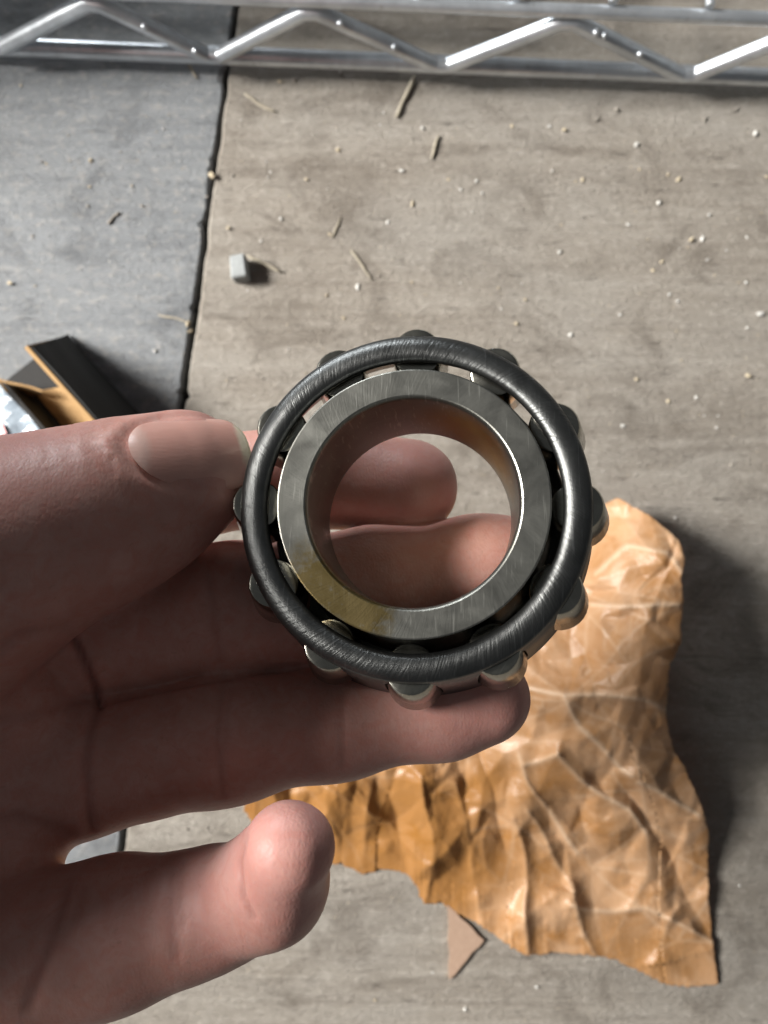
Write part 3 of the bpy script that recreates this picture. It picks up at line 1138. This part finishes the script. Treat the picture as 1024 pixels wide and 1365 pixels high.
for sp_, am_, sd_, cw_ in ((125, 7.5, 21, 0.6), (62, 4.4, 4, 0.5), (30, 1.9, 9, 0.2), (14, 0.5, 17, 0.0)):
    fz_, ew_ = facets(wx, wy, sp_, am_, sd_)
    h += fz_
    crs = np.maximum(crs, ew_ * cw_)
fz_, ew_ = facets(wx * 0.9 + wy * 0.12, 560 + (wy - 560) * 0.42 - wx * 0.05, 30, 3.4, 33)
lowmask = np.clip((740 - px) / 120, 0, 1) * np.clip((py - 980) / 60, 0, 1)
h += fz_ * lowmask
RIDGES = [([(700, 912), (745, 918), (800, 922), (850, 930), (890, 948)], 4.5, 22, 1.0),
          ([(742, 920), (770, 960), (800, 990), (842, 1030)], 4.0, 24, 1.0),
          ([(744, 1000), (770, 1030), (805, 1055), (835, 1080), (856, 1110)], 4.5, 20, 1.0),
          ([(690, 1005), (705, 1040), (735, 1090), (762, 1130)], 3.0, 18, 0.9),
          ([(700, 1015), (745, 1000)], 2.5, 14, 0.9),
          ([(790, 755), (830, 725), (880, 735), (905, 760)], 3.5, 18, 0.9),
          ([(790, 800), (850, 805), (905, 808)], 4.0, 16, 1.0),
          ([(850, 1040), (895, 1062), (925, 1082)], 3.5, 16, 1.0),
          ([(760, 1200), (810, 1207), (860, 1212), (905, 1232), (950, 1252)], 6.0, 26, 0.8),
          ([(700, 1080), (760, 1180), (790, 1270)], 6, 28, 0.5),
          ([(610, 1040), (615, 1110), (640, 1230)], 5, 24, 0.2),
          ([(560, 1030), (570, 1100), (565, 1200)], 5, 22, 0.2),
          ([(500, 1030), (480, 1100), (470, 1160)], 4, 24, 0.2),
          ([(680, 1090), (700, 1180), (700, 1272)], 5, 20, 0.3),
          ([(420, 1050), (440, 1100), (450, 1150)], 3, 22, 0.2)]
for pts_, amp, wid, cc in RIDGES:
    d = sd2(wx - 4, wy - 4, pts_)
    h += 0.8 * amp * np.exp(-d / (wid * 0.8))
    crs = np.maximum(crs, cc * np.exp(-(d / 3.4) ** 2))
VALLEYS = [([(840, 1060), (890, 1150), (945, 1240)], 5.5, 26), ([(740, 1110), (800, 1190), (850, 1240), (930, 1290)], 6.0, 30), ([(640, 1000), (660, 1060), (670, 1140)], 4.0, 26), ([(520, 1050), (530, 1110), (540, 1160)], 3.5, 22)]
for pts_, amp, wid in VALLEYS:
    d = sd2(wx, wy, pts_)
    h -= amp * np.exp(-d / wid)
# keep it above the boards, the lowest folds resting on them
low = 1.0
h = np.where(h < low + 3, low + 3 * np.exp((h - low - 3) / 3), h)
edge_b = np.clip((1 - Vv) / 0.08, 0, 1)
h = 0.5 + (h - 0.5) * (0.62 + 0.38 * edge_b)
dd_ = (H * 1000 - h)
verts = np.stack([(px - 512) / FPX * dd_, -(py - 682.5) / FPX * dd_, h], -1).reshape(-1, 3) * 0.001
ii = np.arange(NP * NP).reshape(NP, NP)
qf = np.stack([ii[:-1, :-1], ii[1:, :-1], ii[1:, 1:], ii[:-1, 1:]], -1).reshape(-1, 4)
me = bpy.data.meshes.new("wrapping_paper")
me.from_pydata(verts.tolist(), [], qf.tolist())
at = me.attributes.new("crease", 'FLOAT', 'POINT')
at.data.foreach_set("value", crs.reshape(-1).astype(np.float32))
shade_tint_ = np.clip((760 - px - 0.25 * (py - 1100) + 30 * np.sin(py * 0.05) + 22 * np.sin(px * 0.043 + 1)) / 130, 0, 1) * np.clip((py - 985 + 20 * np.sin(px * 0.06)) / 60, 0, 1)  # mask of the darker shading painted on the paper's lower left
shade_tint_ = np.maximum(shade_tint_, 0.8 * np.exp(-((px - 860) / 70) ** 2 - ((py - 1275) / 38) ** 2))
at = me.attributes.new("shade_tint", 'FLOAT', 'POINT')
at.data.foreach_set("value", shade_tint_.reshape(-1).astype(np.float32))
me.update()
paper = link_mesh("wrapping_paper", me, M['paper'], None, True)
sol = paper.modifiers.new("thickness", 'SOLIDIFY')
sol.thickness = 0.00012
sol.offset = 0
tag(paper, "crumpled sheet of orange brown waxed wrapping paper lying on the boards", "paper")


# ------------------------------------------------------------------ opened carton beside the thumb
def slab(name, corners, thick, mat, parent, away=None, sub=1, warp=0.0):
    """a thick card panel from four corners (world, m); thick is measured along its normal"""
    c = [Vector(q) for q in corners]
    n_ = (c[1] - c[0]).cross(c[3] - c[0]).normalized()
    if away is not None and n_.dot(Vector(away)) < 0:
        n_ = -n_
    bm = bmesh.new()
    K = max(1, sub)
    rnd = random.Random(len(name) + int(thick * 1e6))
    lay = []
    for s in (0, 1):
        gr = []
        for i in range(K + 1):
            row = []
            for j in range(K + 1):
                u, v = i / K, j / K
                q = c[0].lerp(c[1], u).lerp(c[3].lerp(c[2], u), v)
                q = q - n_ * thick * s + n_ * warp * math.sin(u * 7 + v * 5) * math.sin(v * 9 + 1)
                row.append(bm.verts.new(q - parent.location))
            gr.append(row)
        lay.append(gr)
    for i in range(K):
        for j in range(K):
            bm.faces.new((lay[0][i][j], lay[0][i + 1][j], lay[0][i + 1][j + 1], lay[0][i][j + 1]))
            bm.faces.new((lay[1][i][j], lay[1][i][j + 1], lay[1][i + 1][j + 1], lay[1][i + 1][j]))
    for i in range(K):
        for j in (0, K):
            bm.faces.new((lay[0][i][j], lay[0][i + 1][j], lay[1][i + 1][j], lay[1][i][j]))
            bm.faces.new((lay[0][j][i], lay[0][j][i + 1], lay[1][j][i + 1], lay[1][j][i]))
    return from_bm(name, bm, mat, parent, False)


carton = empty("carton", F(110, 540))
tag(carton, "opened black card carton with kraft brown inside beside the thumb", "carton")
slab("side_panel", [F(42, 462, 36), F(205, 640, 36), F(262, 632, 1), F(90, 446, 1)], 0.0006, M['black_card'], carton, (1, 1, 1), 10, 0.0004)
slab("panel_liner", [F(36, 460.5, 36.6), F(198, 641, 36.6), F(254, 638, 1), F(84, 449, 1)], 0.0014, M['kraft'], carton, (1, 1, 1), 1)
slab("end_flap", [F(46, 522, 6), F(84, 515, 9), F(170, 612, 9), F(124, 622, 4)], 0.0008, M['kraft'], carton, (0, 0, 1), 8, 0.0006)
slab("inner_flap", [F(-6, 506, 15), F(56, 522, 15), F(52, 530, 2), F(-6, 520, 2)], 0.0008, M['kraft'], carton, (0, 0, 1), 4, 0.0003)
slab("bottom_panel", [F(-8, 520, 1.2), F(78, 452, 1.2), F(250, 640, 1.2), F(120, 670, 1.2)], 0.0008, M['black_card'], carton, (0, 0, 1), 2)
slab("torn_edge", [F(1, 510, 20), F(6, 510, 20), F(112, 630, 20), F(106, 632, 20)], 0.0190, M['black_card'], carton, (0, 0, 1), 1)
slab("film_window", [F(-60, 560, 18), F(0, 512, 20.6), F(104, 632, 20.6), F(40, 690, 18)], 0.0006, M['blue_film'], carton, (0, 0, 1), 12, 0.0012)
slab("printed_mark", [F(-14, 562, 20.9), F(4, 566, 20.9), F(9, 578, 20.9), F(-10, 586, 20.9)], 0.0002, M['pink'], carton, (0, 0, 1), 1)

# ------------------------------------------------------------------ litter on the boards
def lump_mesh(name, r, seed, mat, sq=(1, 1, 1)):
    rnd = random.Random(seed)
    bm = bmesh.new()
    bmesh.ops.create_icosphere(bm, subdivisions=1, radius=1)
    for v in bm.verts:
        k = rnd.uniform(0.45, 1.25)
        v.co = Vector((v.co.x * sq[0], v.co.y * sq[1], v.co.z * sq[2])) * k * r
    mz = min(v.co.z for v in bm.verts)
    for v in bm.verts:
        v.co.z -= mz
    me = bpy.data.meshes.new(name)
    bm.to_mesh(me)
    bm.free()
    me.materials.append(mat)
    return me


lib = {k: [lump_mesh("crumb", 0.001, 10 * i + s, mt, (1, random.uniform(0.7, 1), random.uniform(0.6, 0.9))) for s in range(4)]
       for i, (k, mt) in enumerate((('t', M['crumb_tan']), ('w', M['crumb_white']), ('g', M['crumb_grey'])))}
LAB = {'t': "small tan sawdust crumb lying on the weathered boards", 'w': "small white crumb lying on the weathered boards", 'g': "small grey brown crumb lying on the weathered boards"}
GRP = {'t': "tan crumbs scattered on the boards", 'w': "white crumbs scattered on the boards", 'g': "grey brown crumbs scattered on the boards"}
SPOTS = [(122, 215, 't', 1.5), (190, 275, 'g', 1.2), (118, 275, 'g', 1.1), (375, 292, 'w', 1.3), (310, 235, 'g', 1.0), (905, 240, 't', 1.5), (936, 319, 'w', 1.6), (920, 321, 't', 1.5),
         (878, 271, 'w', 1.7), (535, 228, 'w', 1.5), (550, 272, 't', 1.5), (517, 297, 'w', 1.3), (635, 242, 'w', 1.2), (451, 201, 't', 1.5), (477, 383, 'w', 1.7), (732, 169, 'w', 1.4), (752, 174, 't', 1.4),
         (848, 194, 'w', 1.6), (1006, 179, 'w', 1.9), (777, 240, 't', 1.3), (945, 287, 'w', 1.3), (968, 334, 'w', 1.0), (943, 346, 'w', 1.1), (373, 109, 't', 1.5), (393, 107, 'g', 1.5), (454, 96, 'w', 1.2),
         (996, 437, 'w', 0.9), (1012, 419, 'w', 2.0), (903, 402, 'w', 1.4), (995, 501, 't', 1.7), (760, 447, 'w', 1.6), (847, 506, 't', 1.3), (830, 568, 'w', 1.5), (458, 424, 't', 1.2), (436, 394, 't', 1.2),
         (746, 336, 'w', 1.3), (837, 300, 'w', 1.2), (892, 393, 'w', 1.1), (826, 420, 'w', 1.1), (994, 377, 'w', 1.2), (1020, 237, 't', 1.3), (890, 233, 't', 1.0), (852, 226, 't', 0.9), (938, 160, 'g', 1.6),
         (822, 147, 'g', 1.7), (795, 160, 'g', 1.3), (980, 147, 'g', 1.4), (755, 118, 'g', 1.2), (882, 349, 't', 1.2), (870, 361, 't', 1.1), (305, 305, 't', 1.3), (348, 322, 'w', 1.1), (408, 240, 't', 1.1),
         (614, 253, 'w', 1.0), (643, 258, 'w', 1.0), (598, 239, 't', 1.0), (683, 168, 't', 1.2), (563, 171, 'w', 1.3), (440, 312, 't', 1.0), (506, 368, 'g', 1.0), (521, 363, 'g', 1.1), (545, 361, 'g', 0.9),
         (284, 236, 't', 2.4), (251, 432, 't', 2.2), (254, 442, 't', 1.7), (276, 262, 'g', 1.2), (15, 378, 't', 1.5), (218, 172, 'w', 0.9), (176, 248, 't', 0.9), (62, 218, 't', 0.8), (207, 468, 'w', 1.4), (975, 620, 'g', 1.4),
         (955, 570, 'w', 1.0), (900, 690, 'w', 1.1), (928, 530, 'w', 1.2), (890, 535, 't', 1.2), (620, 1345, 'w', 1.2), (715, 1315, 'w', 1.3), (577, 1296, 'w', 1.1), (500, 1332, 't', 0.9), (986, 1180, 'w', 0.9), (250, 1105, 'g', 0.9), (276, 1103, 'g', 1.0),
         (385, 465, 'w', 0.8), (350, 505, 'g', 1.0), (688, 432, 't', 1.2), (700, 400, 't', 1.0), (668, 412, 'w', 0.9)]
rnd = random.Random(3)


def put_crumb(x, y, k, s, bury=0.15):
    o = bpy.data.objects.new("crumb", rnd.choice(lib[k]))
    C.objects.link(o)
    p = F(x, y)
    gx = gap_x(p.y)
    o.location = (p.x, p.y, -0.0001)
    o.rotation_euler = (0, 0, rnd.uniform(0, 6.28))
    o.scale = (s * rnd.uniform(0.85, 1.2), s, s * 0.85)
    tag(o, LAB[k], "crumb", GRP[k])
    return o


for x, y, k, s in SPOTS:
    put_crumb(x, y, k, s * 0.78)
for i in range(110):
    x, y = rnd.uniform(300, 1020), rnd.uniform(110, 660)
    if abs(F(x, y).x - gap_x(F(x, y).y)) < 0.004:
        continue
    put_crumb(x, y, rnd.choice('twwggt'), rnd.uniform(0.3, 0.65))
for i in range(24):
    x, y = rnd.uniform(0, 250), rnd.uniform(110, 440)
    if abs(F(x, y).x - gap_x(F(x, y).y)) < 0.004:
        continue
    put_crumb(x, y, rnd.choice('twgg'), rnd.uniform(0.35, 0.7))

# finest dust: uncountable, one object
bm = bmesh.new()
for i in range(2600):
    x, y = rnd.uniform(-60, 1080), rnd.uniform(60, 1400)
    p = F(x, y)
    if abs(p.x - gap_x(p.y)) < 0.0022:
        continue
    r = rnd.uniform(0.00010, 0.00030)
    q = [p + Vector((rnd.uniform(-1, 1) * r * 1.5, rnd.uniform(-1, 1) * r * 1.5, 0)) for _ in range(3)]
    t = bm.verts.new(p + Vector((0, 0, r)))
    a, b, c_ = [bm.verts.new(w_) for w_ in q]
    for f_ in ((a, b, t), (b, c_, t), (c_, a, t)):
        bm.faces.new(f_)
dust = from_bm("dust", bm, M['crumb_tan'])
tag(dust, "fine pale dust specks over the boards", "dust", kind='stuff')


def straw(pxs, r, label, mat='straw', z=None, jit=0.0003):
    bm = bmesh.new()
    base_ = F(*pxs[0])
    pts_ = []
    for i, q in enumerate(pxs):
        p = F(q[0], q[1])
        pts_.append(Vector((p.x - base_.x, p.y - base_.y, r * 0.9 + (0 if z is None else z[i]))))
    fine_ = []
    for a, b in zip(pts_[:-1], pts_[1:]):
        for k in range(4):
            q = a.lerp(b, k / 4)
            fine_.append(q + Vector((rnd.uniform(-jit, jit), rnd.uniform(-jit, jit), 0)) * (0 if k == 0 else 1))
    fine_.append(pts_[-1])
    rad = [r * rnd.uniform(0.55, 0.9) for _ in fine_]
    rad[0] *= 0.5
    rad[-1] *= 0.6
    tube(bm, fine_, rad, 8)
    o = from_bm("straw", bm, M[mat], None, True)
    o.location = (base_.x, base_.y, 0)
    tag(o, label, "straw")
    return o


straw([(553, 102), (541, 130), (528, 158)], 0.0011, "straight pale straw splinter near the wire shelf")
straw([(330, 342), (348, 350), (376, 364)], 0.0010, "pale straw splinter lying against the plaster chip")
straw([(468, 333), (480, 350), (496, 374)], 0.0006, "thin curved brown straw on the brownish board")
straw([(584, 182), (580, 196), (575, 213)], 0.0009, "short knobbly straw bit on the brownish board")
straw([(326, 126), (345, 140), (368, 151)], 0.0008, "bent straw wisp near the board joint")
straw([(246, 76), (254, 90), (264, 106)], 0.0007, "pale fibre sticking out below the shelf rod")
straw([(455, 290), (447, 308), (442, 318)], 0.0005, "faint hair thin fibre on the brownish board")
straw([(212, 420), (232, 424), (250, 430)], 0.0006, "pale sliver reaching into the board joint")
straw([(145, 300), (152, 290), (160, 284)], 0.0007, "dark curled shaving on the bluish board", 'crumb_grey')

# plaster chip: small faceted block
bm = bmesh.new()
bmesh.ops.create_cube(bm, size=1)
for v in bm.verts:
    v.co = Vector((v.co.x * 0.0060, v.co.y * 0.0086, (v.co.z + 0.5) * 0.0080))
    v.co += Vector((random.uniform(-1, 1), random.uniform(-1, 1), random.uniform(-1, 1) if v.co.z > 0.001 else 0)) * 0.0006
bmesh.ops.bevel(bm, geom=bm.edges[:], offset=0.0006, segments=1, affect='EDGES')
chip = from_bm("plaster_chip", bm, M['block'])
chip.location = F(322, 362)
chip.location.z = 0
chip.rotation_euler = (0, 0, 0.08)
tag(chip, "small pale square plaster chip on the brownish board", "chip")

# triangular card scrap by the paper
tri = [F(597, 1204, 0), F(645, 1249, 0), F(599, 1303, 0)]
cen = sum(tri, Vector()) / 3
bm = bmesh.new()
lo_, hi_ = [], []
for i in range(3):
    a, b = tri[i], tri[(i + 1) % 3]
    for k in range(6):
        q = a.lerp(b, k / 6) - cen + Vector((rnd.uniform(-1, 1), rnd.uniform(-1, 1), 0)) * 0.00045
        lo_.append(bm.verts.new(q + Vector((0, 0, 0.0002))))
        hi_.append(bm.verts.new(q + Vector((0, 0, 0.0017))))
bm.faces.new(hi_)
bm.faces.new(lo_[::-1])
for i in range(len(lo_)):
    j = (i + 1) % len(lo_)
    bm.faces.new((lo_[i], lo_[j], hi_[j], hi_[i]))
scrap = from_bm("card_scrap", bm, M['card_scrap'])
scrap.location = (cen.x, cen.y, 0)
tag(scrap, "triangular scrap of brown card under the paper edge", "scrap")
